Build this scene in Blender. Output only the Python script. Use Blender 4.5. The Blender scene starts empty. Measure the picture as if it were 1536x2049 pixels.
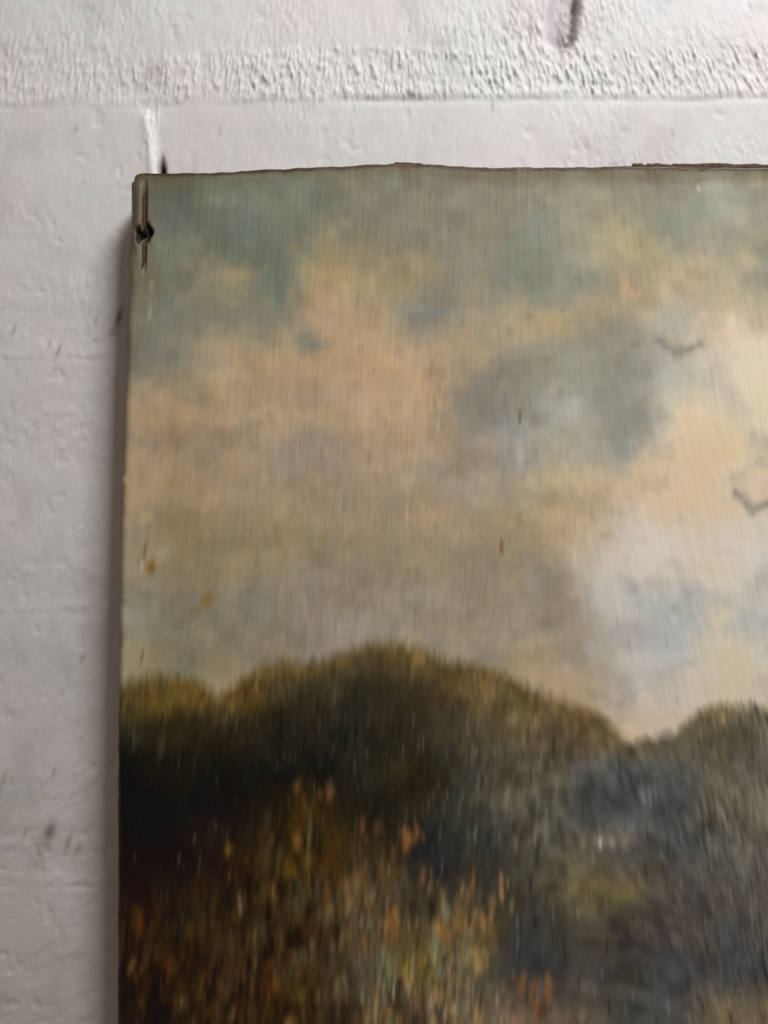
import bpy, math
import numpy as np
from mathutils import Vector

# ------------------------------------------------------------------ camera
scene = bpy.context.scene
K = 0.000146                  # metres covered by one unit of picture width on the canvas
D0 = 0.243                    # lens to canvas
THICK = 0.0160                # canvas front stands this far off the wall
FRONT = 0.0
WALL_Y = FRONT + THICK
EYE_Z = 1.5
cam_d = bpy.data.cameras.new("camera")
cam = bpy.data.objects.new("camera", cam_d)
scene.collection.objects.link(cam)
cam.location = (0, FRONT - D0, EYE_Z)
cam.rotation_euler = (math.radians(90), 0, 0)
cam_d.sensor_fit = 'HORIZONTAL'
cam_d.sensor_width = 36
cam_d.lens = 36 * (D0 / K) / 1536
cam_d.clip_start = 0.01
cam_d.clip_end = 50
cam_d.dof.use_dof = True
cam_d.dof.focus_distance = D0 - 0.006
cam_d.dof.aperture_fstop = 6.0
scene.camera = cam

# ------------------------------------------------------------------ light
scene.view_settings.view_transform = 'Standard'
scene.view_settings.look = 'None'
scene.view_settings.exposure = 0
scene.view_settings.gamma = 1
world = bpy.data.worlds.new("World")
scene.world = world
world.use_nodes = True
world.node_tree.nodes["Background"].inputs[0].default_value = (1.0, 0.80, 0.66, 1)
world.node_tree.nodes["Background"].inputs[1].default_value = 0.18

LAMP = (0.235, -0.35, EYE_Z + 0.50)
def window_light(name, loc, target, sx, sy, power, color):
    l = bpy.data.lights.new(name, 'AREA')
    l.shape = 'RECTANGLE'; l.size = sx; l.size_y = sy
    l.energy = power; l.color = color
    o = bpy.data.objects.new(name, l)
    scene.collection.objects.link(o)
    o.location = loc
    o.rotation_euler = (Vector(target) - Vector(loc)).to_track_quat('-Z', 'Y').to_euler()
    return o
window_light("window_light", LAMP, (0.0, 0, EYE_Z + 0.0), 0.20, 0.20, 4.25, (0.975, 0.985, 1.0))

rng = np.random.default_rng(7)

# ------------------------------------------------------------------ noise
def vnoise(x, y, sx, sy, seed):
    """smooth lattice noise in -1..1"""
    r = np.random.default_rng(seed)
    T = r.uniform(-1, 1, (256, 256))
    X = x / sx + 1000.0; Y = y / sy + 1000.0
    xi = np.floor(X).astype(int); yi = np.floor(Y).astype(int)
    fx = X - xi; fy = Y - yi
    fx = fx * fx * (3 - 2 * fx); fy = fy * fy * (3 - 2 * fy)
    a = T[xi % 256, yi % 256]; b = T[(xi + 1) % 256, yi % 256]
    c = T[xi % 256, (yi + 1) % 256]; d = T[(xi + 1) % 256, (yi + 1) % 256]
    return (a * (1 - fx) + b * fx) * (1 - fy) + (c * (1 - fx) + d * fx) * fy

def fbm(x, y, sx, sy, seed, octv=4, gain=0.5):
    s = 0; amp = 1; tot = 0
    for i in range(octv):
        s = s + amp * vnoise(x + 13.7 * i, y + 31.1 * i, sx / 2 ** i, sy / 2 ** i, seed + i)
        tot += amp; amp *= gain
    return s / tot

def sstep(a, b, x):
    t = np.clip((x - a) / (b - a), 0, 1)
    return t * t * (3 - 2 * t)

def lin(c):
    c = np.asarray(c, float) / 255.0
    return np.where(c <= 0.04045, c / 12.92, ((np.maximum(c, 0) + 0.055) / 1.055) ** 2.4)

# ------------------------------------------------------------------ mesh helpers
def grid_mesh(name, P, colors=None, mat=None, parent=None, smooth=True):
    """P: (rows, cols, 3); rows go down, cols go right; normals face -Y"""
    n, m = P.shape[:2]
    me = bpy.data.meshes.new(name)
    idx = np.arange(n * m).reshape(n, m)
    q = np.stack([idx[:-1, :-1], idx[1:, :-1], idx[1:, 1:], idx[:-1, 1:]], -1).reshape(-1, 4)
    me.vertices.add(n * m)
    me.vertices.foreach_set('co', P.reshape(-1).astype(np.float32))
    me.loops.add(q.size)
    me.loops.foreach_set('vertex_index', q.reshape(-1).astype(np.int32))
    me.polygons.add(len(q))
    me.polygons.foreach_set('loop_start', (np.arange(len(q)) * 4).astype(np.int32))
    me.polygons.foreach_set('loop_total', np.full(len(q), 4, np.int32))
    me.polygons.foreach_set('use_smooth', np.full(len(q), smooth))
    me.update(calc_edges=True)
    if colors is not None:
        ca = me.color_attributes.new('paint', 'FLOAT_COLOR', 'POINT')
        rgba = np.ones((n * m, 4), np.float32); rgba[:, :3] = colors.reshape(-1, 3)
        ca.data.foreach_set('color', rgba.reshape(-1))
    o = bpy.data.objects.new(name, me)
    scene.collection.objects.link(o)
    if mat: me.materials.append(mat)
    if parent: o.parent = parent
    return o

def join_grids(name, Ps, Cs, mat, parent):
    V = []; F = []; C = []; off = 0
    for P, c in zip(Ps, Cs):
        n, m = P.shape[:2]
        idx = np.arange(n * m).reshape(n, m) + off
        F.append(np.stack([idx[:-1, :-1], idx[1:, :-1], idx[1:, 1:], idx[:-1, 1:]], -1).reshape(-1, 4))
        V.append(P.reshape(-1, 3)); C.append(c.reshape(-1, 3)); off += n * m
    V = np.concatenate(V); F = np.concatenate(F); C = np.concatenate(C)
    me = bpy.data.meshes.new(name)
    me.vertices.add(len(V)); me.vertices.foreach_set('co', V.reshape(-1).astype(np.float32))
    me.loops.add(F.size); me.loops.foreach_set('vertex_index', F.reshape(-1).astype(np.int32))
    me.polygons.add(len(F))
    me.polygons.foreach_set('loop_start', (np.arange(len(F)) * 4).astype(np.int32))
    me.polygons.foreach_set('loop_total', np.full(len(F), 4, np.int32))
    me.polygons.foreach_set('use_smooth', np.full(len(F), True))
    me.update(calc_edges=True)
    ca = me.color_attributes.new('paint', 'FLOAT_COLOR', 'POINT')
    rgba = np.ones((len(V), 4), np.float32); rgba[:, :3] = C
    ca.data.foreach_set('color', rgba.reshape(-1))
    me.materials.append(mat)
    o = bpy.data.objects.new(name, me); scene.collection.objects.link(o)
    o.parent = parent
    return o

def empty(name, loc, label, cat):
    o = bpy.data.objects.new(name, None)
    scene.collection.objects.link(o)
    o.location = loc; o['label'] = label; o['category'] = cat
    o.empty_display_size = 0.01
    return o

# ------------------------------------------------------------------ materials
def new_mat(name):
    m = bpy.data.materials.new(name); m.use_nodes = True
    nt = m.node_tree
    return m, nt, nt.nodes['Principled BSDF']

def add_bump(nt, bsdf, scale_vec, nscale, strength, dist, detail=5, rot=(0, 0, 0), rough=0.6):
    tc = nt.nodes.new('ShaderNodeTexCoord'); mp = nt.nodes.new('ShaderNodeMapping')
    mp.inputs['Scale'].default_value = scale_vec; mp.inputs['Rotation'].default_value = rot
    nz = nt.nodes.new('ShaderNodeTexNoise'); nz.inputs['Scale'].default_value = nscale
    nz.inputs['Detail'].default_value = detail; nz.inputs['Roughness'].default_value = rough
    bp = nt.nodes.new('ShaderNodeBump'); bp.inputs['Strength'].default_value = strength
    bp.inputs['Distance'].default_value = dist
    nt.links.new(tc.outputs['Object'], mp.inputs['Vector']); nt.links.new(mp.outputs[0], nz.inputs['Vector'])
    nt.links.new(nz.outputs['Fac'], bp.inputs['Height']); nt.links.new(bp.outputs[0], bsdf.inputs['Normal'])
    return nz, bp

def attr_color(nt, bsdf):
    a = nt.nodes.new('ShaderNodeAttribute'); a.attribute_name = 'paint'
    nt.links.new(a.outputs['Color'], bsdf.inputs['Base Color'])
    return a

M_wall, nt, b = new_mat('whitewash')
attr_color(nt, b)
b.inputs['Roughness'].default_value = 0.62
b.inputs['Specular IOR Level'].default_value = 0.3
add_bump(nt, b, (1, 1, 0.4), 900, 0.35, 0.0002)

M_paint, nt, b = new_mat('oil_paint')
attr_color(nt, b)
b.inputs['Roughness'].default_value = 0.5
b.inputs['Specular IOR Level'].default_value = 0.30
add_bump(nt, b, (1, 1, 0.08), 1500, 0.30, 0.00012, detail=3)
tc = nt.nodes.new('ShaderNodeTexCoord'); nz = nt.nodes.new('ShaderNodeTexNoise'); nz.inputs['Scale'].default_value = 45; nz.inputs['Detail'].default_value = 6
mr = nt.nodes.new('ShaderNodeMapRange'); mr.inputs['From Min'].default_value = 0.35; mr.inputs['From Max'].default_value = 0.65
mr.inputs['To Min'].default_value = 0.34; mr.inputs['To Max'].default_value = 0.66          # patchy old varnish
nt.links.new(tc.outputs['Object'], nz.inputs['Vector']); nt.links.new(nz.outputs['Fac'], mr.inputs['Value']); nt.links.new(mr.outputs[0], b.inputs['Roughness'])

def plain_mat(name, col, rough, bs, dist):
    m, nt, b = new_mat(name)
    nz, bp = add_bump(nt, b, (1, 1, 0.3), bs, 0.6, dist)
    cr = nt.nodes.new('ShaderNodeValToRGB')
    cr.color_ramp.elements[0].position = 0.3; cr.color_ramp.elements[1].position = 0.7
    cr.color_ramp.elements[0].color = (*[c * 0.55 for c in col], 1)
    cr.color_ramp.elements[1].color = (*[c * 1.4 for c in col], 1)
    nt.links.new(nz.outputs['Fac'], cr.inputs['Fac']); nt.links.new(cr.outputs[0], b.inputs['Base Color'])
    b.inputs['Roughness'].default_value = rough
    b.inputs['Specular IOR Level'].default_value = 0.2
    return m
M_wood = plain_mat('old_stretcher_wood', (0.10, 0.06, 0.035), 0.8, 500, 0.0003)
M_edge = plain_mat('exposed_brown_wood', (0.085, 0.05, 0.028), 0.8, 700, 0.0003)
M_rust = plain_mat('rusted_iron', (0.012, 0.009, 0.007), 0.85, 1500, 0.0003)
M_linen = plain_mat('bare_brown_linen', (0.10, 0.045, 0.018), 0.9, 1500, 0.0003)

# ================================================================== WALL
# wall units: one unit = K*(D0+THICK)/D0 metres, counted as picture units on the wall plane
KW = K * (D0 + THICK) / D0
def slant(u):
    return 0.34 * (1 - np.clip(u, -200, 1800) / 820.0)

def course_shift(u):            # the courses run very slightly out of level
    return -0.012 * (u - 300) + 3 * np.sin(u / 170.0)

def W(u, v, h):                 # h in metres, toward the viewer
    X = (u - 768) * KW; Z = EYE_Z + (1024.5 - v) * KW
    return np.stack([X, WALL_Y - h, Z], -1)

def stipple(u, v, seed):
    uu = u + slant(u) * v * 1.0
    uu = u + slant(u) * (v - 150)
    a = vnoise(uu, v, 5.0, 17, seed)
    b_ = vnoise(uu, v, 3.2, 10, seed + 1)
    c = vnoise(uu, v, 10, 30, seed + 2)
    a = np.sign(a) * np.abs(a) ** 1.4
    return 0.55 * a + 0.36 * b_ + 0.30 * c

JOINTS = {-1: (-410, -308), 0: (104, 204), 1: (606, 710), 2: (1115, 1218), 3: (1650, 1765), 4: (2170, 2270), -2: (-920, -820)}
PITCH = 512
HEADW = 22
def bed_edges(i):               # joint i lies above course i+1
    return JOINTS[i]

def heads(course):                    # course 0 is the one above joint 0
    return [-350, 1136, 2610] if course % 2 == 0 else [-1165, 305, 1790]

def face_distance(U, V):
    """signed distance into the nearest brick face (negative over the mortar), edges wandering"""
    a = 6 * fbm(U, V, 55, 45, 611, 3); b = 6 * fbm(U, V, 45, 60, 612, 3)
    best = np.full(U.shape, -1e9)
    for c in range(-1, 5):
        v0 = JOINTS[c - 1][1]; v1 = JOINTS[c][0]
        if v1 < V.min() - 80 or v0 > V.max() + 80: continue
        dv = np.minimum(V + a - v0, v1 - V + b)
        dh = np.full(U.shape, 1e9)
        for uc in heads(c):
            dh = np.minimum(dh, np.abs(U - uc + a) - HEADW)
        best = np.maximum(best, np.minimum(dv, dh))
    return best

def wall_height(U, V, d):
    st = stipple(U, V, 1400)
    patch = sstep(-0.25, 0.45, fbm(U, V, 150, 110, 1409, 3))
    near = np.exp(-((V - 60) / 60) ** 2) * np.exp(-((U - 1080) / 230) ** 2) + 0.45 * np.exp(-((V - 90) / 70) ** 2) * sstep(520, 100, U)
    hb = (0.00003 + 0.00016 * patch + 0.00050 * near) * st
    top = sstep(330, 230, V)                                  # the uppermost bed joint was thrown on roughest
    left = (0.55 + 0.45 * sstep(250, 800, U)) * (0.8 + 0.5 * fbm(U, V, 110, 50, 1460, 3))
    hm = -0.00015 * (1 - top) + (0.00022 + 0.00070 * top) * left * (st + 0.35 * np.abs(st)) + 0.00018 * fbm(U, V, 60, 40, 77, 3)
    w = sstep(-16, 10, d)
    h = hm * (1 - w) + hb * w
    h = h + 0.00055 * fbm(U, V, 260, 190, 1420, 3) + 0.00020 * fbm(U, V, 70, 80, 1430, 3) - 0.0005 * np.maximum(fbm(U, V, 24, 34, 1440, 2) - 0.42, 0)
    # arris of each brick lying under the joint: a soft lip of mortar with a faint groove below it
    for k, (t0, t1) in JOINTS.items():
        if t1 < V.min() - 60 or t0 > V.max() + 60: continue
        e = V - t1 + 5 * fbm(U, V, 50, 40, 611, 3)
        amp = (0.00034 * (0.35 + 0.65 * sstep(300, 900, U))) if k == 0 else 0.00013
        amp = amp * (0.75 + 0.9 * fbm(U, V, 90, 60, 1450, 3))
        h = h + amp * np.exp(-((e + 10) / 11.0) ** 2) - 0.7 * amp * np.exp(-((e - 6) / 7.0) ** 2)
    # knocked-out spot at the foot of the upper head joint
    h = h - 0.0020 * np.exp(-(((U - 1124) / 15) ** 2 + ((V - 88) / 24) ** 2))
    # upper head joint: raked out, with a dark slot on its right side
    w2 = U - 1136 + 0.10 * (V - 50)
    on = sstep(108, 84, V)
    h = h - on * (0.0040 * np.exp(-((w2 + 10) / 27) ** 4) + 0.0020 * np.exp(-((w2 - 13) / 7.0) ** 2) * (0.6 + 0.8 * fbm(U, V, 16, 24, 1470, 2)))
    # lower head joint: a thick smear of lime and a hole in it
    w3 = U - 305; on = sstep(212, 240, V)
    h = h + on * 0.0007 * np.exp(-((w3 + 4 - 0.10 * (V - 290)) / 14) ** 2) * (1 + 0.5 * fbm(U, V, 16, 40, 8, 2))
    h = h - on * sstep(620, 560, V) * (0.0050 * np.exp(-(((w3 - 18) / 6.5) ** 2 + ((V - 340) / 16) ** 2)) + 0.0008 * np.exp(-((w3 - 19) / 4.0) ** 2) * sstep(295, 325, V) * sstep(420, 360, V))
    return h

# bare specks and knocks on the whitewash (u, v, ru, rv, strength)
SPECKS = [(822, 190, 9, 8, .75), (100, 1665, 13, 22, .75), (135, 1690, 6, 22, .45), (155, 1702, 7, 14, .4),
          (238, 635, 6, 20, .85), (118, 700, 5, 14, .55), (192, 640, 3, 8, .5), (98, 690, 3, 15, .35),
          (108, 1545, 4, 10, .45), (165, 1318, 5, 9, .4), (28, 660, 4, 14, .35), (225, 665, 8, 10, .4),
          (910, 60, 5, 12, .3), (985, 210, 3, 14, .45), (1225, 140, 5, 12, .4), (1345, 265, 3, 8, .35),
          (440, 260, 3, 14, .3), (152, 258, 4, 8, .35), (1062, 65, 6, 10, .35), (1500, 14, 4, 8, .3),
          (8, 1560, 4, 20, .3), (50, 1670, 4, 14, .3), (75, 1720, 20, 40, .2), (300, 150, 16, 20, .28)]
def wall_color(u, v, seed, mortar=False):
    base = np.array([0.672, 0.658, 0.650])
    if mortar: base = np.array([0.735, 0.712, 0.690])
    m1 = fbm(u, v, 220, 260, 301, 4)[..., None]
    m2 = fbm(u, v, 120, 170, 401, 3)[..., None]
    c = base * (1 + 0.055 * m1) + np.array([0.010, -0.010, -0.004]) * m2 * 1.6
    m3 = sstep(0.15, 0.7, fbm(u, v, 60, 100, 501, 3))[..., None]
    c = c * (1 - 0.10 * m3) 
    st = stipple(u, v, seed)[..., None]
    c = c * (1 + 0.05 * st)
    # lamp falloff painted into the colour: darker and slightly warmer low on the wall
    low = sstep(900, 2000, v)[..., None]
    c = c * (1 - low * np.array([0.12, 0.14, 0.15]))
    w2 = u - 1136 + 0.10 * (v - 50)
    q = (np.exp(-((w2 + 10) / 27) ** 4) * sstep(118, 60, v) * 0.45)[..., None]
    c = c * (1 - q) + np.array([0.36, 0.33, 0.34]) * q
    q = np.clip(np.exp(-((w2 - 12) / 7) ** 2) * sstep(112, 85, v) * (0.55 + 0.5 * fbm(u, v, 12, 26, 5, 2)) + 0.75 * np.exp(-(((u - 1124) / 9) ** 2 + ((v - 92) / 18) ** 2)), 0, 1)[..., None]
    c = c * (1 - q) + np.array([0.16, 0.12, 0.10]) * q
    w3 = u - 305
    q = (np.exp(-((w3 + 4 - 0.10 * (v - 290)) / 15) ** 2) * sstep(205, 235, v) * sstep(600, 500, v))[..., None]
    c = c * (1 - q) + np.array([0.84, 0.85, 0.84]) * q
    q = (np.exp(-(((w3 - 18) / 6.5) ** 2 + ((v - 340) / 16) ** 2)) * 1.1 + 0.3 * np.exp(-((w3 - 18) / 3.0) ** 2) * sstep(285, 325, v) * sstep(420, 360, v))
    q = np.clip(q, 0, 1)[..., None]
    c = c * (1 - q) + np.array([0.03, 0.024, 0.02]) * q
    for (a, b_, ru, rv, s) in SPECKS:
        uu = u + slant(u) * (v - b_)
        d = ((uu - a) / ru) ** 2 + ((v - b_) / rv) ** 2
        w = (np.exp(-d * 1.1) * s)[..., None]
        c = c * (1 - w) + np.array([0.13, 0.10, 0.075]) * w
    return np.clip(c, 0.02, 0.86)

wall = empty('brick_wall', (0, WALL_Y, EYE_Z), 'whitewashed brick wall with rough stippled mortar joints behind the oil painting', 'wall')

def offs(P):                    # make coordinates local to the wall's empty
    return P - np.array([0, WALL_Y, EYE_Z])

def axis(a, b, inner_lo, inner_hi, fine, coarse):
    pts = [a]; x = a
    while x < b - 1e-6:
        step = fine if (inner_lo <= x <= inner_hi) else coarse
        x = min(x + step, b)
        if x < inner_lo and x + coarse > inner_lo: pass
        pts.append(x)
    return np.array(pts)

def make_brick(u0, u1, v0, v1, seed):
    us = axis(u0 - 14, u1 + 14, -20, 1560, 2.0, 14.0)
    vs = axis(v0 - 14, v1 + 14, -10, 2060, 2.6, 14.0)
    if v0 > 400 and u1 > 330:                       # behind the canvas: dense only left of it
        us = axis(u0 - 14, u1 + 14, -20, 300, 2.0, 16.0)
    U, V = np.meshgrid(us, vs)
    sh = course_shift(U)
    d = face_distance(U, V)
    h = wall_height(U, V, d) - 0.00035 * sstep(-5, -16, d)
    P = offs(W(U, V + sh, h))
    P = np.pad(P, ((1, 1), (1, 1), (0, 0)), mode='edge')
    P[0, :, 1] = P[-1, :, 1] = 0.02                  # sides of the brick run back into the wall
    P[:, 0, 1] = P[:, -1, 1] = 0.02
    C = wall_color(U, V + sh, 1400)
    C = np.pad(C, ((1, 1), (1, 1), (0, 0)), mode='edge')
    grid_mesh('brick', P, C, M_wall, wall)

for c in range(-1, 5):
    v0 = JOINTS[c - 1][1]; v1 = JOINTS[c][0]
    hs = heads(c)
    for k in range(len(hs) - 1):
        make_brick(hs[k] + HEADW, hs[k + 1] - HEADW, v0, v1, 0)

def mortar_grid(us, vs):
    U, V = np.meshgrid(us, vs)
    sh = course_shift(U)
    d = face_distance(U, V)
    h = wall_height(U, V, d) - 0.00022 * sstep(-7, 16, d)
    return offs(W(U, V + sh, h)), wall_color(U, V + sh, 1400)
Ps = []; Cs = []
for i in range(-1, 5):
    a, b_ = JOINTS[i]
    uhi = 1560 if i <= 0 else 300
    P, C = mortar_grid(axis(-1150, 2500, -20, uhi, 1.7, 14), axis(a - 22, b_ + 22, -10, 2060, 2.2, 12))
    Ps.append(P); Cs.append(C)
for c in range(-1, 5):
    v0 = JOINTS[c - 1][1]; v1 = JOINTS[c][0]
    for uc in heads(c):
        fine = (c, uc) in ((0, 1136), (1, 305))
        P, C = mortar_grid(np.arange(uc - 44, uc + 45, 1.6 if fine else 12), axis(v0 + 19, v1 - 19, -10, 480 if fine else -9, 2.2, 20))
        P[..., 1] += 0.00003
        Ps.append(P); Cs.append(C)
join_grids('mortar', Ps, Cs, M_wall, wall)

# ================================================================== PAINTING
COLS = [240, 350, 450, 550, 650, 750, 850, 950, 1050, 1150, 1250, 1350, 1450, 1540]
SKY = {
 400: [(100,95,80),(100,105,92),(112,117,103),(118,122,107),(120,122,105),(128,127,110),(130,127,108),(135,130,110),(140,136,115),(145,142,122),(148,144,122),(148,146,128),(164,166,148),(160,158,140)],
 480: [(105,98,85),(108,113,100),(108,114,102),(112,116,102),(135,128,104),(135,128,105),(137,130,110),(138,132,112),(135,135,118),(150,150,130),(180,166,130),(152,150,130),(174,167,142),(160,157,140)],
 560: [(110,105,85),(122,118,98),(140,130,103),(115,120,103),(165,145,108),(160,145,112),(160,145,112),(145,138,115),(135,135,118),(148,145,128),(160,148,122),(190,170,138),(185,172,142),(155,155,138)],
 640: [(112,110,90),(128,124,102),(135,128,102),(128,124,100),(172,146,108),(165,145,110),(140,133,110),(148,138,112),(180,158,118),(150,145,122),(175,158,125),(185,170,140),(200,178,148),(190,172,145)],
 720: [(115,112,92),(130,124,100),(170,146,108),(175,148,108),(180,150,110),(180,150,112),(178,150,112),(170,148,112),(150,145,122),(150,148,128),(145,142,125),(165,165,150),(208,188,158),(226,208,176)],
 800: [(155,135,103),(160,138,102),(165,140,103),(172,145,105),(172,145,107),(185,155,115),(180,150,112),(150,138,112),(140,135,115),(160,158,142),(150,146,130),(190,178,150),(200,186,156),(226,208,170)],
 880: [(165,143,108),(150,128,95),(152,130,97),(160,138,104),(165,140,104),(178,148,110),(170,143,105),(145,132,108),(155,150,135),(170,165,145),(150,148,132),(205,185,150),(210,188,148),(180,168,140)],
 960: [(170,145,105),(150,128,93),(155,132,97),(150,132,103),(155,135,105),(165,140,105),(160,142,112),(158,145,120),(165,152,128),(180,165,138),(205,182,150),(205,180,145),(195,172,138),(205,180,145)],
 1040:[(158,138,108),(140,122,88),(148,128,95),(152,132,98),(155,135,102),(152,133,103),(158,138,106),(165,143,110),(172,150,115),(178,155,122),(190,170,142),(205,182,148),(200,180,148),(205,190,160)],
 1120:[(150,133,108),(132,116,86),(138,123,95),(143,128,98),(140,125,98),(140,125,98),(145,130,103),(145,130,105),(150,136,110),(175,160,138),(188,178,162),(195,178,150),(195,182,155),(188,178,158)],
 1200:[(135,128,103),(128,115,88),(130,120,95),(138,126,102),(135,125,103),(140,128,105),(145,132,108),(145,132,110),(145,132,112),(155,142,122),(180,172,160),(165,165,152),(180,170,150),(175,170,152)],
 1280:[(138,130,105),(125,115,85),(128,118,92),(130,120,98),(140,128,110),(140,128,105),(142,130,105),(148,135,112),(152,138,115),(150,138,118),(165,158,145),(168,165,155),(200,185,150),(195,185,160)],
 1360:[(138,128,104),(125,115,85),(140,124,94),(130,118,95),(140,128,110),(140,128,105),(142,130,105),(148,135,112),(160,142,112),(165,145,118),(165,155,140),(172,162,142),(190,175,145),(180,168,148)],
 1440:[(138,128,104),(125,115,85),(148,128,98),(130,118,95),(140,128,110),(140,128,105),(142,130,105),(148,135,112),(160,142,112),(170,148,120),(190,170,142),(185,168,140),(190,175,145),(180,168,148)],
}
TREE = {  # right-hand columns include the varnish glare, painted in as paler, greyer tones
 1300:[(90,74,38),(86,70,34),(94,74,38),(92,74,42),(80,66,40),(76,62,36),(86,70,42),(112,88,52),(112,88,52),(112,88,52),(112,88,52),(120,100,68),(110,95,66),(110,98,72)],
 1400:[(85,68,30),(88,68,28),(95,72,32),(75,62,35),(55,48,30),(50,45,30),(65,55,32),(95,78,50),(92,76,48),(108,84,50),(118,92,56),(120,100,68),(105,92,66),(105,95,72)],
 1460:[(40,38,25),(48,42,24),(50,42,24),(38,34,22),(42,38,28),(45,42,30),(62,55,38),(82,72,50),(88,76,54),(88,72,48),(105,85,56),(95,85,65),(90,82,62),(98,90,75)],
 1540:[(12,12,8),(25,23,14),(22,21,15),(25,25,20),(28,26,18),(50,45,32),(38,33,20),(68,65,52),(75,70,55),(70,70,64),(76,76,72),(80,80,74),(90,86,72),(95,90,78)],
 1620:[(8,8,5),(15,14,9),(15,14,9),(38,28,10),(45,32,12),(25,24,18),(48,44,26),(62,62,54),(85,80,66),(72,72,68),(74,75,74),(80,80,76),(98,90,76),(105,96,80)],
 1700:[(15,10,5),(18,12,6),(28,19,8),(38,27,10),(60,42,12),(45,34,18),(32,31,28),(55,54,46),(68,65,54),(90,84,68),(90,85,76),(76,76,74),(85,82,74),(88,84,76)],
 1780:[(22,12,4),(26,16,6),(30,19,8),(40,27,10),(70,45,14),(70,52,26),(45,42,36),(55,52,42),(60,56,46),(90,80,55),(90,80,58),(74,70,66),(80,76,70),(82,78,70)],
 1860:[(40,20,6),(35,20,8),(38,24,10),(42,28,12),(60,42,20),(85,65,40),(70,60,38),(90,68,38),(48,46,40),(70,66,52),(62,56,50),(68,64,60),(72,70,66),(75,72,66)],
 1940:[(35,18,7),(30,16,6),(45,26,9),(50,30,12),(45,32,14),(88,85,62),(95,78,38),(90,78,52),(50,50,50),(62,60,56),(58,55,50),(68,67,66),(66,64,62),(66,66,62)],
 2049:[(22,12,6),(25,15,8),(45,26,10),(40,24,8),(40,28,14),(50,36,22),(72,58,42),(95,84,70),(105,85,65),(90,80,68),(72,70,64),(72,70,65),(105,92,70),(112,96,72)],
}
def table(tab, U, V):
    rows = sorted(tab); A = np.array([tab[r] for r in rows], float)
    cs = np.array(COLS, float); rs = np.array(rows, float)
    uf = np.interp(U, cs, np.arange(len(cs))); vf = np.interp(V, rs, np.arange(len(rs)))
    ui = np.minimum(uf.astype(int), len(cs) - 2); vi = np.minimum(vf.astype(int), len(rs) - 2)
    fu = uf - ui; fv = vf - vi
    fu = (fu * fu * (3 - 2 * fu) * .6 + fu * .4)[..., None]; fv = (fv * fv * (3 - 2 * fv) * .6 + fv * .4)[..., None]
    return (A[vi, ui] * (1 - fu) + A[vi, ui + 1] * fu) * (1 - fv) + (A[vi + 1, ui] * (1 - fu) + A[vi + 1, ui + 1] * fu) * fv

LINE = [(232,1385),(270,1362),(310,1350),(360,1352),(400,1365),(435,1390),(470,1372),(520,1335),(580,1325),(640,1325),(690,1305),(740,1292),(790,1290),(840,1300),(890,1320),(950,1333),(1010,1348),(1050,1370),(1090,1395),(1150,1408),(1200,1430),(1240,1470),(1265,1488),(1300,1478),(1350,1472),(1380,1440),(1420,1415),(1470,1408),(1536,1418),(1620,1400),(1700,1430)]

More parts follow.
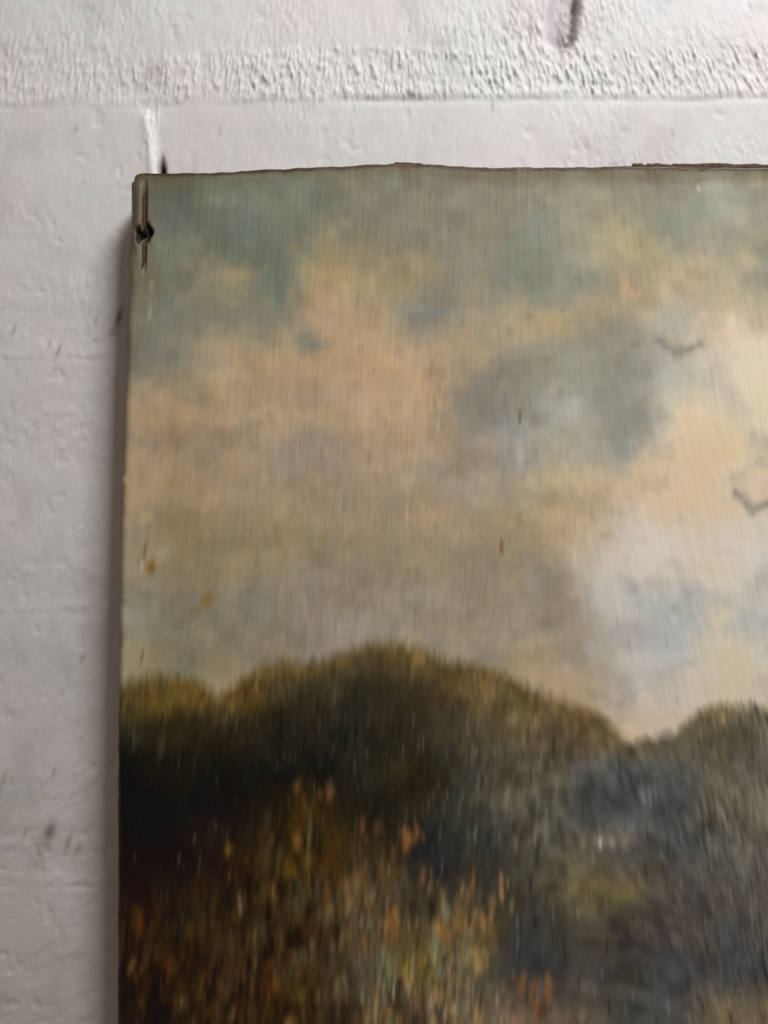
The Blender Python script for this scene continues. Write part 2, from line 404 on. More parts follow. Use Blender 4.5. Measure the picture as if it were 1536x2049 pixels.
# brush dabs: u, v, half width, half height, colour, strength
DABS = [
 (455,1695,5,20,(112,80,34),.8),(280,1850,7,26,(100,50,12),.8),(262,1938,8,19,(115,72,34),.85),(340,1925,18,45,(84,44,12),.7),
 (402,1978,5,28,(96,60,22),.7),(603,1995,9,20,(100,82,28),.7),(575,1735,9,22,(104,72,14),.7),(617,1728,6,22,(116,82,22),.8),
 (655,1775,7,30,(112,64,28),.7),(695,1792,6,28,(130,92,58),.8),(724,1658,6,20,(124,74,42),.8),(754,1655,6,20,(108,70,38),.6),
 (814,1682,9,24,(172,104,50),.9),(834,1662,5,19,(140,88,44),.8),(787,1700,6,24,(114,74,48),.6),(846,1760,8,24,(130,82,46),.7),
 (862,1745,4,14,(112,78,46),.6),(881,1790,5,20,(114,98,50),.7),(924,1780,5,18,(150,110,62),.8),(945,1770,5,28,(150,102,52),.75),
 (1002,1775,5,24,(182,118,64),.9),(1024,1808,5,18,(126,100,56),.8),(788,1845,10,28,(146,94,36),.8),(834,1845,4,14,(134,88,46),.7),
 (875,1855,9,18,(158,110,52),.8),(893,1868,8,22,(150,102,50),.75),(920,1845,10,24,(140,98,46),.8),(965,1840,6,14,(158,108,56),.8),
 (982,1838,4,18,(158,108,56),.8),(946,1850,4,18,(144,96,56),.7),(838,1928,12,20,(124,92,36),.6),(812,1935,5,18,(150,112,24),.8),
 (945,1912,18,16,(146,116,52),.7),(968,1905,7,20,(140,112,58),.6),(1045,1970,8,24,(146,92,52),.85),(1066,1995,7,26,(140,84,46),.8),
 (1097,1972,7,34,(160,98,50),.85),(1078,2015,9,20,(136,78,42),.7),(775,1950,5,26,(124,124,88),.8),(765,1925,4,26,(112,112,80),.7),
 (787,1990,4,22,(140,140,104),.8),(745,1975,3,18,(116,114,84),.7),(757,1965,3,26,(120,122,92),.7),(1015,2010,5,18,(126,96,76),.7),
 (1034,2030,5,16,(120,90,70),.6),(1132,2030,8,18,(124,94,66),.7),(1165,2028,8,20,(136,104,74),.8),(1200,1692,4,14,(175,168,156),.9),
 (1190,1690,5,18,(126,116,96),.7),(1224,1685,7,16,(140,128,106),.8),(1250,1685,8,18,(122,108,84),.8),(1195,1770,14,14,(126,102,64),.6),
 (1240,1795,16,16,(112,104,54),.6),(1262,1775,5,14,(126,102,60),.5),(595,1575,8,18,(110,76,34),.7),(660,1590,9,20,(120,74,38),.75),
 (612,1610,22,28,(78,54,14),.6),(595,1640,30,50,(66,44,8),.5),(640,1790,40,50,(66,36,8),.4),(712,1790,20,50,(112,84,58),.5),
 (735,1860,14,45,(96,72,50),.5),(860,1890,30,30,(108,88,44),.4),(322,1488,7,26,(66,58,34),.7),(640,1500,9,20,(42,36,26),.6),
 (500,1685,5,20,(54,40,30),.4),(270,1712,5,14,(52,46,40),.6),(358,1720,4,16,(74,66,60),.6),(389,1680,3,14,(74,74,72),.6),
 (480,1815,4,22,(112,106,92),.7),(425,1850,4,16,(70,66,58),.6),(365,1840,5,20,(64,56,40),.6),(515,1860,9,30,(52,54,42),.5),
 (512,1930,5,20,(100,70,40),.6),(590,1810,6,16,(86,82,64),.5),(430,1890,10,30,(74,44,20),.5),(330,1880,10,30,(66,38,14),.4),
 (555,1960,6,28,(84,58,36),.6),(640,1920,8,30,(80,62,36),.5),(700,1880,12,40,(90,66,44),.6),(720,1930,10,40,(96,78,56),.5),
 (800,2000,12,35,(64,48,26),.4),(860,2030,20,24,(60,36,24),.5),(770,2020,30,26,(34,20,10),.6),(930,2000,40,30,(98,86,74),.4),
 (1045,1900,40,60,(46,46,48),.5),(1100,1925,20,22,(50,50,54),.4),(860,1690,20,60,(26,28,32),.5),(905,1700,20,50,(34,36,38),.5),
 (650,1700,22,50,(64,46,10),.5),(1180,1600,45,40,(68,69,67),.5),(1330,1560,50,34,(76,78,78),.4),(1240,1620,60,28,(66,68,68),.5),
 (1380,1600,20,40,(70,71,69),.4),(950,1600,40,20,(92,88,70),.4),(1010,1600,40,26,(92,86,68),.4),(1100,1520,40,34,(92,80,58),.5),
 (1200,1560,30,40,(74,74,70),.4),(880,1480,30,34,(72,62,42),.4),(800,1530,20,24,(66,60,36),.5),(760,1420,30,40,(54,50,36),.4),
 (1460,1480,30,30,(82,76,62),.4),(1500,1600,40,26,(106,96,76),.5),(1440,1620,14,20,(104,98,80),.4),(1440,1930,6,30,(86,88,92),.5),
 (1390,1960,8,30,(84,86,90),.5),(1480,2020,60,26,(110,98,74),.6),(1190,1960,6,40,(76,78,80),.5),(1310,1960,6,30,(90,90,90),.4),
 # cloud forms
 (1000,752,40,26,(126,120,100),.6),(1236,668,34,34,(132,128,112),.6),(1244,853,36,44,(138,134,118),.6),(966,803,34,30,(128,120,100),.6),
 (1126,836,44,24,(178,176,162),.6),(628,803,40,22,(150,132,106),.4),(620,921,110,34,(148,130,104),.4),(700,1000,90,50,(158,138,108),.3),
 (1084,1165,34,44,(132,124,104),.6),(957,1157,50,40,(138,128,104),.5),(1295,1090,56,40,(208,200,186),.65),(1219,1190,34,54,(194,186,174),.65),(1260,1290,50,30,(182,176,164),.5),(1330,1400,60,34,(188,180,164),.5),(1480,1090,40,34,(214,204,184),.5),
 (1346,1258,44,56,(162,165,156),.65),(1500,1240,40,34,(158,162,152),.55),(1278,1326,44,30,(192,184,170),.5),(1472,1334,44,28,(216,202,166),.6),(1084,1334,50,20,(170,148,116),.5),
 (535,1208,60,40,(130,124,104),.5),(679,1250,50,34,(148,138,122),.5),(1095,634,74,20,(184,160,120),.6),(1084,701,44,26,(146,142,120),.5),
 (1270,625,34,24,(192,166,128),.5),(1489,743,30,46,(240,220,182),.5),(1421,803,44,30,(214,194,156),.5),(1438,752,18,26,(178,168,146),.4),
 (740,740,90,34,(186,154,114),.4),(760,800,60,44,(190,160,122),.4),(900,700,40,30,(186,158,118),.4),(450,700,70,26,(176,150,110),.4),
 (560,760,60,24,(170,144,106),.4),(800,470,60,40,(134,130,110),.4),(720,420,60,30,(122,122,106),.4),(1000,450,60,50,(136,134,114),.4),
 (1060,560,60,44,(132,132,116),.5),(850,620,30,20,(132,128,112),.4),(420,620,60,24,(124,122,100),.4),(290,660,30,60,(112,112,92),.5),
 (1330,950,50,30,(220,196,156),.5),(1400,1000,50,40,(206,184,148),.4),(1500,900,30,30,(190,174,146),.4),(1180,1060,40,40,(186,164,136),.4),
 (1220,1130,40,30,(198,188,174),.5),(1440,1180,40,30,(196,186,164),.4),(1510,1220,26,40,(170,168,152),.4),(1180,1330,34,34,(160,142,118),.4),
 (960,1230,60,30,(150,136,112),.4),(880,1130,40,40,(148,134,108),.4),(1040,1230,30,24,(156,144,124),.4),(500,1060,80,40,(140,124,94),.4),
 (380,1180,50,50,(128,116,90),.4),(330,1050,50,40,(134,116,84),.5),(830,1050,60,40,(162,140,108),.4),(680,1120,50,50,(134,122,98),.4),
 # sky marks
 (1397,378,4,8,(205,210,196),.9),(303,1138,8,17,(112,82,36),.85),(415,1204,10,18,(126,92,44),.85),(1003,1093,4,14,(122,82,34),.9),
 (289,1105,3,20,(98,70,50),.7),(284,1132,3,12,(176,162,136),.8),(1040,838,3,14,(78,72,58),.7),(858,1530,5,22,(44,28,14),.7),
 (284,1315,3,18,(92,68,50),.7),(303,572,5,14,(150,146,120),.6),(300,625,4,16,(160,156,130),.6),(280,600,6,40,(118,112,90),.5),
 (480,545,34,14,(165,144,108),.6),(410,525,10,14,(150,136,108),.5),(378,552,12,12,(108,104,86),.5),(585,492,24,16,(150,130,102),.6),
 (668,464,6,14,(165,152,128),.5),(640,585,26,40,(176,148,110),.6),(695,640,26,60,(182,152,112),.5),(600,680,34,20,(122,120,100),.5),
 (630,690,26,14,(112,114,98),.5),(835,530,20,22,(158,142,110),.5),(880,590,34,36,(132,124,108),.5),(905,530,14,60,(122,120,106),.35),
 (560,540,30,60,(100,108,96),.6),(520,500,30,40,(102,108,96),.5),(1000,560,26,60,(128,128,112),.4),(1090,650,60,24,(186,162,122),.5),
 (1010,660,20,20,(178,154,118),.4),(1250,570,10,26,(212,172,130),.7),(1268,590,18,12,(206,172,132),.6),(1190,600,30,14,(176,156,124),.4),
 (1305,490,20,24,(176,164,128),.6),(1320,435,40,26,(144,146,130),.5),(1225,460,30,40,(178,166,130),.4),(1490,525,26,16,(214,192,156),.6),
 (1460,470,24,50,(148,150,136),.5),(1330,640,34,30,(170,168,152),.6),(1345,745,30,60,(186,182,158),.5),(1400,780,24,50,(198,190,156),.5),
 (1255,660,30,50,(142,138,122),.5),(1275,740,34,40,(140,136,120),.4),(1220,800,40,50,(138,132,118),.5),(1225,850,40,40,(142,138,124),.4),
 (1000,790,60,40,(134,126,106),.5),(960,830,40,40,(132,124,106),.5),(1075,835,24,16,(120,114,98),.5),(1110,810,40,30,(172,172,158),.5),
 (1145,800,20,14,(184,184,172),.5),(1020,870,20,60,(150,146,136),.5),(905,940,26,14,(140,120,84),.6),(865,955,22,16,(152,142,116),.5),
 (1150,960,60,20,(196,172,132),.5),(1180,975,30,16,(200,174,132),.4),(1380,840,30,30,(226,200,158),.5),(1420,870,40,30,(232,206,160),.5),
 (1515,735,34,44,(242,224,190),.6),(1500,770,20,24,(240,222,186),.4),(1470,800,20,50,(184,174,150),.5),(1490,840,16,30,(186,184,156),.4),
 (1440,760,18,40,(190,178,152),.4),(1230,1080,70,40,(200,182,156),.4),(1280,1090,50,30,(204,196,182),.5),(1350,1080,60,30,(206,196,178),.4),
 (740,960,40,50,(158,138,106),.3),(600,920,60,30,(150,134,108),.4),(620,870,30,20,(150,134,108),.4),(780,1110,40,60,(136,126,102),.4),
 (960,1150,60,40,(142,130,108),.4),(1100,1150,50,40,(138,128,108),.5),(1060,1180,20,40,(158,150,138),.4),(1110,1170,20,30,(136,128,108),.5),
 (920,1240,50,14,(136,128,106),.4),(1090,1250,20,16,(122,114,98),.5),(1130,1290,40,26,(150,134,112),.4),(1095,1310,20,20,(150,128,104),.4),
 (650,1245,40,30,(138,128,112),.5),(700,1270,30,20,(150,138,122),.5),(830,1215,16,16,(126,116,92),.5),(720,1250,20,20,(152,144,130),.4),
 (340,840,30,30,(150,128,96),.4),(345,870,14,24,(142,116,80),.5),(370,1070,30,40,(134,116,80),.5),(440,860,14,20,(148,122,84),.4),
 (1460,1380,30,40,(204,190,158),.4),(1510,1330,26,16,(210,196,158),.5),(1420,1330,26,30,(196,184,156),.4),(1340,1240,34,60,(168,170,158),.5),
 (1400,1230,20,50,(172,170,156),.4),(1220,1220,26,40,(186,178,166),.5),(1250,1250,20,14,(160,154,144),.5),(1330,1380,40,40,(178,172,156),.4),
 (1310,1440,50,26,(196,172,146),.5),(1290,1465,30,14,(206,184,158),.5),(1130,1370,30,26,(172,148,120),.4),(1100,1345,40,16,(166,144,116),.4),
 (450,1375,22,16,(152,132,104),.6),(490,1340,20,16,(142,126,100),.4),
]
BIRDS = [[(1320,681),(1335,694),(1356,706),(1378,699),(1398,688)], [(1473,986),(1488,1002),(1506,1021),(1520,1014),(1534,1008)]]

def seg_dist(U, V, a, b_):
    ax, ay = a; bx, by = b_
    dx, dy = bx - ax, by - ay
    t = np.clip(((U - ax) * dx + (V - ay) * dy) / (dx * dx + dy * dy), 0, 1)
    return np.hypot(U - ax - t * dx, V - ay - t * dy)

def cslant(u):
    return 0.05 - 0.20 * sstep(900, 1500, u) + 0.06 * sstep(600, 250, u)

def light_map(U, V):            # how strongly the real lamp lights each spot of the canvas (measured), used only to get paint albedo
    return LM(U, V)
def LM(U, V):
    X = (U - 768) * K; Z = (1024.5 - V) * K
    r2 = (X - LAMP[0]) ** 2 + LAMP[1] ** 2 + (Z - (LAMP[2] - EYE_Z)) ** 2
    return np.array([.140, .102, .075]) + np.array([12.5, 12.6, 12.8]) * 0.0125 * (r2 ** -1.5)[..., None]

U0, V0, PS = 205.0, 300.0, 1.7
def stroke(img, a, b_, w, h, c, st, ph=0.0, hard=1.3):
    """one brush stroke laid into the paint layer; c is a colour"""
    R = 2.2
    sl = float(cslant(np.array(float(a))))
    x0 = int((a - w * R - abs(sl) * h * R - 8 - U0) / PS); x1 = int((a + w * R + abs(sl) * h * R + 8 - U0) / PS) + 1
    y0 = int((b_ - h * R - 8 - V0) / PS); y1 = int((b_ + h * R + 8 - V0) / PS) + 1
    x0 = max(x0, 0); y0 = max(y0, 0); x1 = min(x1, img.shape[1]); y1 = min(y1, img.shape[0])
    if x1 <= x0 or y1 <= y0: return
    u = U0 + PS * np.arange(x0, x1)[None, :]; v = V0 + PS * np.arange(y0, y1)[:, None]
    uu = u + sl * (v - b_)
    du = uu - a; dv = v - b_ + 0.22 * h * np.sin(uu / (0.7 * w + 2) + ph)
    q = (du / w) ** 2 + (dv / h) ** 2
    if w > 14:                                     # large soft patches get a ragged, cloud-like outline
        q = q * (1 + 0.9 * RAG[y0:y1, x0:x1]) 
    wgt = (st * np.exp(-np.maximum(q, 0) ** hard))[..., None]
    blk = img[y0:y1, x0:x1]
    img[y0:y1, x0:x1] = blk * (1 - wgt) + np.asarray(c, float) * wgt

def sample(img, U, V):
    x = np.clip((U - U0) / PS, 0, img.shape[1] - 1.001); y = np.clip((V - V0) / PS, 0, img.shape[0] - 1.001)
    xi = x.astype(int); yi = y.astype(int); fx = (x - xi)[..., None]; fy = (y - yi)[..., None]
    return (img[yi, xi] * (1 - fx) + img[yi, xi + 1] * fx) * (1 - fy) + (img[yi + 1, xi] * (1 - fx) + img[yi + 1, xi + 1] * fx) * fy

def paint_layer():
    global RAG
    U, V = np.meshgrid(np.arange(U0, 1990, PS), np.arange(V0, 2600, PS))
    Vc = np.clip(V, 330, 2300)
    US = U + cslant(U) * V
    RAG = fbm(U, V, 34, 40, 17, 3)
    wu = 34 * fbm(U, V, 95, 95, 11, 4) + 12 * fbm(U, V, 26, 30, 12, 2)
    wv = 34 * fbm(U, V, 95, 80, 14, 4) + 14 * fbm(U, V, 26, 30, 15, 2)
    sky = table(SKY, U + wu, Vc + wv)
    tree = table(TREE, U + wu, Vc + wv * 0.6)
    dk = sstep(45, 110, V - np.interp(U, [p[0] for p in LINE], [p[1] for p in LINE])) * np.interp(U, [230, 500, 850, 1000], [.08, .26, .24, 0]) * sstep(1700, 1560, V)
    tree = tree * (1 - dk)[..., None]
    lines_u = [p[0] for p in LINE]; lines_v = [p[1] for p in LINE]
    sil = np.interp(U, lines_u, lines_v) + 7 * fbm(U, V * 0, 46, 10, 21, 3)
    sil = sil + 6 * vnoise(US, V, 3.4, 20, 22) + 3 * vnoise(US, V, 9, 30, 23)
    dd = V - sil
    # ---- sky
    mot = fbm(U, V, 46, 40, 31, 4); hue = fbm(U, V, 70, 60, 35, 4); big = fbm(U, V, 120, 90, 37, 3)
    sky = sky * (1 + 0.115 * mot + 0.05 * big)[..., None] + (hue * 8)[..., None] * np.array([1.0, 0.25, -0.7])
    r = np.random.default_rng(42)
    for (a, b_, w, h, c, st) in DABS:
        if w >= 14 and b_ < 1300 or (b_ < 1475 and w >= 14 and b_ < np.interp(a, lines_u, lines_v)):
            stroke(sky, a, b_, w * 1.05, h * 1.05, c, min(st * 1.25, .85), hard=0.9)
    for k in range(1700):                           # scumbled cloud strokes, each taking its colour from near by
        a = r.uniform(235, 1950); b_ = r.uniform(345, 1480)
        x = int(np.clip((a + r.normal() * 26 - U0) / PS, 0, sky.shape[1] - 1)); y = int(np.clip((b_ + r.normal() * 22 - V0) / PS, 0, sky.shape[0] - 1))
        c = sky[y, x] * (1 + 0.065 * r.normal()) + r.normal() * np.array([3.5, 0.5, -3.0])
        stroke(sky, a, b_, r.uniform(4, 17), r.uniform(7, 20), c, r.uniform(.2, .6), r.uniform(0, 6))
    sky = sky * (1 + 0.045 * sstep(1150, 1480, U) * sstep(500, 700, V))[..., None]
    sky = sky + (sstep(1120, 1400, U) * sstep(480, 760, V))[..., None] * np.array([1.0, 1.5, 9.0])
    sky = sky + (sstep(560, 640, V) * sstep(1100, 900, V) * sstep(1150, 950, U))[..., None] * np.array([-2.0, -0.5, 6.0])
    sky = sky + sstep(640, 480, V)[..., None] * np.array([1.0, 0.0, -2.0])
    sky = sky + (sstep(700, 1000, V) * sstep(1150, 850, U))[..., None] * np.array([-1.0, -1.0, 2.0])
    # ---- trees
    rim = np.exp(-((dd - 14) / 17.0) ** 2)[..., None]
    rimcol = np.array([98, 77, 40.]) + np.array([-8, 2, 22.]) * sstep(900, 1500, U)[..., None]
    rw = 0.60 * (0.8 + 0.7 * fbm(U, V, 40, 60, 25, 2))[..., None]
    rw = rw * np.interp(U, [230, 440, 640, 760, 900, 1100, 1250, 1300, 1400, 1540], [.7, .9, .9, .45, .7, .7, 1.0, .3, .5, .3])[..., None]
    tree = tree * (1 - rim * rw) + rimcol * rim * rw
    tree = tree * (1 + 0.26 * fbm(U, V, 40, 46, 33, 4)[..., None]) + (fbm(U, V, 50, 60, 34, 3) * 4)[..., None] * np.array([1.0, 0.2, -1.0])
    def pick(img, a, b_, j):
        x = int(np.clip((a + r.normal() * j - U0) / PS, 0, img.shape[1] - 1)); y = int(np.clip((b_ + r.normal() * j - V0) / PS, 0, img.shape[0] - 1))
        return img[y, x].copy()
    base = tree.copy()
    for k in range(2600):                          # foliage touches over the whole wood
        a = r.uniform(228, 1960); b_ = r.uniform(1300, 2560)
        c = pick(base, a, b_, 16) * np.exp(r.normal() * 0.17)
        if a > 780: c = c + r.uniform(-5, 8)
        stroke(tree, a, b_, r.uniform(2.5, 9), r.uniform(9, 22), c, r.uniform(.25, .6), r.uniform(0, 6))
    for (a, b_, w, h, c, st) in DABS:
        if b_ > np.interp(a, lines_u, lines_v) and w >= 14:
            stroke(tree, a, b_, w, h, c, st, hard=0.9)
    # autumn thicket, lower left: clusters of leaf touches in rust, ochre and olive over dark gaps
    pal = np.array([(98,58,24),(112,74,34),(78,46,20),(92,74,28),(62,42,20),(86,72,42),(60,50,30),(112,86,52),(14,8,4),(20,11,5),(30,17,8)], float)
    pal2 = np.array([(98,86,60),(112,98,64),(86,80,60),(116,94,62),(134,98,54),(104,108,82),(58,53,42),(76,66,50),(92,72,50),(120,104,76)], float)
    for k in range(210):
        ca = r.uniform(235, 960); cb = r.uniform(1620, 2090)
        f = (ca - 235) / 725
        if cb < np.interp(ca, [235, 420, 560, 600, 660, 760, 860, 960], [1840, 1770, 1650, 1610, 1640, 1720, 1790, 1800]): continue
        hue_i = r.integers(len(pal))
        for q in range(r.integers(5, 13)):
            a = ca + r.normal() * 17; b_ = cb + r.normal() * 24
            c = pal[hue_i] if r.random() < .6 else pal[r.integers(len(pal))]
            if f > .50 and r.random() < (f - .35) * 1.6: c = pal2[r.integers(len(pal2))]
            lift = 0.50 + 0.50 * f
            lift *= np.interp(b_, [1600, 1750, 2000], [.8, .9, 1.0])
            c = c * lift * np.exp(r.normal() * 0.22)
            if f > .55: c = c + np.array([8, 8, 8])
            stroke(tree, a, b_, r.uniform(3.5, 9), r.uniform(12, 30), c, r.uniform(.25, .6), r.uniform(0, 6))
    for (ta, tb, tw, th_) in [(497, 1960, 6, 90), (640, 1900, 5, 50), (590, 1870, 18, 26), (560, 1770, 10, 26), (310, 1990, 14, 60), (250, 1990, 6, 70), (545, 1880, 5, 40), (420, 1960, 12, 30)]:
        stroke(tree, ta, tb, tw, th_, (12, 7, 4), .6, r.uniform(0, 6))
    m = sstep(-22, 20, dd)[..., None]
    out = sky * (1 - m) + tree * m
    # thin scratches and hair-like light touches
    for k in range(1000):
        a = r.uniform(235, 1700); b_ = r.uniform(1380, 2500)
        if b_ < np.interp(a, lines_u, lines_v) + 40: continue
        bright = np.interp(a, [235, 600, 850, 1100, 1500], [26, 46, 60, 50, 34])
        c = pick(out, a, b_, 3) + bright * r.uniform(.3, 1.0) * np.array([1.0, 1.0, .95])
        if r.random() < .35: c = pick(out, a, b_, 3) * .45
        stroke(out, a, b_, r.uniform(1.5, 2.5), r.uniform(9, 26), c, r.uniform(.25, .7), r.uniform(0, 6))
    for k in range(420):
        a = r.uniform(300, 1960); b_ = r.uniform(380, 1300)
        c = pick(out, a, b_, 3); d = r.random()
        c = c * (1.13 if d < .5 else .84)
        stroke(out, a, b_, r.uniform(1.8, 3.0), r.uniform(8, 20), c, r.uniform(.2, .6) * float(0.35 + 0.65 * np.exp(-((a - 850) / 420) ** 2) + (0.3 if a > 1200 else 0)), r.uniform(0, 6))
    for (a, b_, w, h, c, st) in DABS:
        if w < 14:
            c = np.array(c, float)
            if b_ > 1400: c = c * 0.82 + c.mean() * 0.14
            stroke(out, a, b_, w, h, c, st * (1 if b_ < 1400 else .9), r.uniform(0, 6), 1.2)
            if b_ > 1560 and w >= 5 and a < 1120:      # each touch is several leaves
                for q in range(3):
                    stroke(out, a + r.normal() * 11, b_ + r.normal() * 16, w * .6, h * .6, np.array(c) * r.uniform(.55, 1.0), st * .65, r.uniform(0, 6), 1.2)
    for pts in BIRDS:
        d = np.minimum.reduce([seg_dist(U, V, pts[i], pts[i + 1]) for i in range(len(pts) - 1)]) + 2.2 * vnoise(U, V, 5, 12, 45)
        pm = pts[2]
        d = d + 3 * np.maximum(fbm(U, V, 16, 10, 46, 2), -0.3)
        th = 8.0 + 5.0 * np.exp(-((U - pm[0]) / 15) ** 2)
        wgt = (0.58 * np.exp(-(np.maximum(d, 0) / th) ** 1.7))[..., None]
        out = out * (1 - wgt) + np.array([118, 116, 106.]) * wgt
    # short upright streaks in the colour, standing in for camera-shake blur
    t1 = vnoise(US, V, 2.6, 30, 51); t2 = vnoise(US, V, 4.6, 24, 52); t3 = vnoise(US, V, 9, 40, 53)
    mid = 0.26 + 0.80 * np.exp(-((U - 800) / 400) ** 2 - (np.minimum(V - 950, 0) / 380) ** 2)
    gate = 0.25 + 0.75 * sstep(-0.3, 0.5, fbm(U, V, 90, 110, 55, 3))
    mm = m[..., 0]
    amp = 0.060 * mid * gate * (1 - mm) + 0.27 * mm * (0.35 + gate * .65)
    pk = np.maximum(vnoise(US, V, 3.2, 26, 56) - 0.45, 0) * 2
    out = out * (1 + amp * (0.6 * t1 + 0.5 * t2 + 0.35 * t3))[..., None] + (pk * (7 + 9 * mm) * gate * mid)[..., None] * np.array([1.0, .97, .9])
    # grime specks
    g = np.maximum(fbm(U, V, 9, 14, 57, 2) - 0.74, 0) * 4
    out = out * (1 - 0.20 * g)[..., None]
    return np.clip(out, 3, 252)
PAINT = paint_layer()
def paint(U, V):
    return sample(PAINT, U, V)

def left_edge(v):
    return np.interp(v, [300, 345, 380, 450, 560, 700, 850, 950, 963, 975, 1100, 1300, 1500, 2049, 2500],
                        [272, 266, 261, 258, 254, 250, 246, 243, 239, 242, 239, 235, 233, 232, 231]) + 0.9 * vnoise(v, v * 0, 30, 10, 95) + 0.5 * vnoise(v, v * 0, 9, 10, 96)
def top_edge(u):
    return 1.3 * vnoise(u, u * 0, 22, 10, 92) + 0.4 * vnoise(u, u * 0, 7, 10, 93) + (top_raw(u - 26) + 2 * top_raw(u - 9) + 2 * top_raw(u + 9) + top_raw(u + 26)) / 6
def top_raw(u):
    return np.interp(u, [230, 262, 300, 340, 420, 560, 700, 790, 830, 900, 1000, 1100, 1270, 1400, 1540, 2000],
                        [352, 345, 343, 345, 343, 336, 330, 325, 325, 330, 334, 333, 331, 332, 334, 336])
RIGHT, BOTTOM = 1960, 2560

painting = empty('oil_painting', (0.03, FRONT, EYE_Z - 0.03), 'old unframed oil painting of dark woods under clouds on a whitewashed brick wall', 'painting')
def PW(u, v, y):
    X = (u - 768) * K; Z = EYE_Z + (1024.5 - v) * K
    return np.stack([X - 0.03, np.broadcast_to(y, X.shape), Z - (EYE_Z - 0.03)], -1)

def build_canvas():
    # parametric grid a (0..), b (0..): real distance from the left / top edge in picture units
    a = np.concatenate([[-70, -50, -30, -12, -6], np.arange(0, 24, 1.2), np.arange(24, 1340, 1.9), np.arange(1340, RIGHT - 240, 14.0), [RIGHT - 236, RIGHT - 233, RIGHT - 232, RIGHT - 228]])
    b = np.concatenate([[-70, -50, -30, -12, -6], np.arange(0, 20, 1.2), np.arange(20, 1740, 3.0), np.arange(1740, BOTTOM - 330, 14.0)])
    A, B = np.meshgrid(a, b)
    U = 240 + A; V = 334 + B
    for _ in range(3):
        U = left_edge(V) + A
        V = top_edge(U) + B
    # rounded fold over the stretcher: where a<R the sheet turns back
    Ra = 17.0; Rb = 5.0
    def fold(A, R):
        # returns inward shift (units) and depth (units) for arc coordinate A measured from the outermost edge
        ang = np.clip((R * 1.0 - A) / R, 0, 1) * (math.pi / 2)
        return ang
    depth = np.zeros_like(A)
    dl = np.clip(1 - A / Ra, 0, 1); dt = np.clip(1 - B / Rb, 0, 1)
    depth += Ra * (1 - np.sqrt(np.clip(1 - dl ** 2, 0, 1))) * 0.9
    depth += Rb * (1 - np.sqrt(np.clip(1 - dt ** 2, 0, 1))) * 0.9
    # side faces going back to the wall
    side = np.maximum(np.maximum(-A, -B), 0)
    depth = np.where(side > 0, np.minimum(Ra * 0.9 + side * 0.9, THICK / K - 4), depth)
    Ug = np.where(A < 0, left_edge(V) + 0.6 * np.minimum(-A, 4), U)
    Vg = np.where(B < 0, top_edge(U) + 0.6 * np.minimum(-B, 4), V)
    # slack canvas: very slight bellying, a bump where the tacks pull
    belly = 0.0003 * np.sin(np.clip(A, 0, 1700) / 1700 * math.pi) * np.sin(np.clip(B, 0, 2200) / 2200 * math.pi)
    US = Ug + cslant(Ug) * Vg
    rel = 0.000028 * vnoise(US, Vg, 3.0, 80, 61) + 0.00004 * vnoise(US, Vg, 6, 50, 62) + 0.00006 * fbm(Ug, Vg, 50, 60, 63, 3)
    wob = 0.00025 * fbm(Ug, Vg, 300, 300, 65, 2)
    # fold crease of the corner
    cre = np.exp(-((Ug - 289 + 0.012 * (Vg - 450)) / 3.5) ** 2) * sstep(350, 385, Vg) * sstep(560, 500, Vg)
    pucker = 0.0006 * np.exp(-((Ug - 276) / 9) ** 2) * sstep(345, 380, Vg) * sstep(560, 470, Vg)
    cup = 0.00022 * np.exp(-((Ug - 291) / 4) ** 2) * sstep(900, 1050, Vg)
    h1 = ((Ug - 295 + 2.5 * np.sin(Vg / 5.0)) / 8.5) ** 2 + ((Vg - 465) / 19) ** 2
    h2 = ((Ug - 278 + 1.5 * np.sin(Vg / 4.0)) / 7.0) ** 2 + ((Vg - 470) / 16) ** 2
    hole = np.clip(np.exp(-h1 ** 2) + np.exp(-h2 ** 2) * .9, 0, 1)
    cre = np.maximum(cre, hole * 1.3)
    pucker = pucker * (1 - hole)
    y = FRONT + depth * K - belly * 0.6 - rel - wob + 0.0012 * cre - pucker + cup * 0.3
    col = paint(Ug, Vg)
    # grime along the rim and the turned edge
    dirt = np.array([84, 66, 48.]) * (0.62 + 0.38 * sstep(2, 8, B))[..., None]
    n1 = fbm(Ug, Vg, 40, 16, 71, 3)
    wt = np.clip(np.exp(-(np.maximum(B, 0) / 9.0) ** 1.5) * (1.0 + 0.4 * n1), 0, .96)
    wt = np.maximum(wt, 0.75 * np.exp(-((Ug - 310) / 80) ** 2) * np.exp(-np.maximum(B, 0) / 22.0))
    band = sstep(44, 26, B + 14 * fbm(Ug, Vg, 50, 30, 74, 3)) * (0.18 + 0.30 * sstep(560, 1000, Ug)) * (0.8 + 0.6 * fbm(Ug, Vg, 30, 26, 75, 3))
    col = col * (1 - band[..., None]) + np.array([112, 103, 76.]) * band[..., None]
    wt = np.maximum(wt, 0.35 * np.exp(-np.maximum(B, 0) / 38.0) * sstep(-.4, .4, fbm(Ug, Vg, 60, 30, 72, 2)))
    wt = np.maximum(wt, sstep(12, 5, B + 5 * fbm(Ug, Vg, 22, 30, 78, 3)) * 0.95)
    col = col * (1 - wt[..., None]) + dirt * wt[..., None]
    for (uu, ww, hh, s) in [(806, 16, 14, .8), (815, 5, 30, .5), (660, 20, 6, .5), (600, 12, 8, .5), (1310, 26, 30, .35), (1190, 14, 26, .4), (1360, 20, 24, .3), (1530, 8, 40, .4), (730, 18, 24, .25), (640, 16, 24, .2), (920, 30, 24, .2)]:
        w = s * np.exp(-((Ug - uu) / ww) ** 2) * np.exp(-(np.maximum(B, 0) / hh) ** 2)
        col = col * (1 - w[..., None]) + np.array([98, 76, 46.]) * w[..., None]
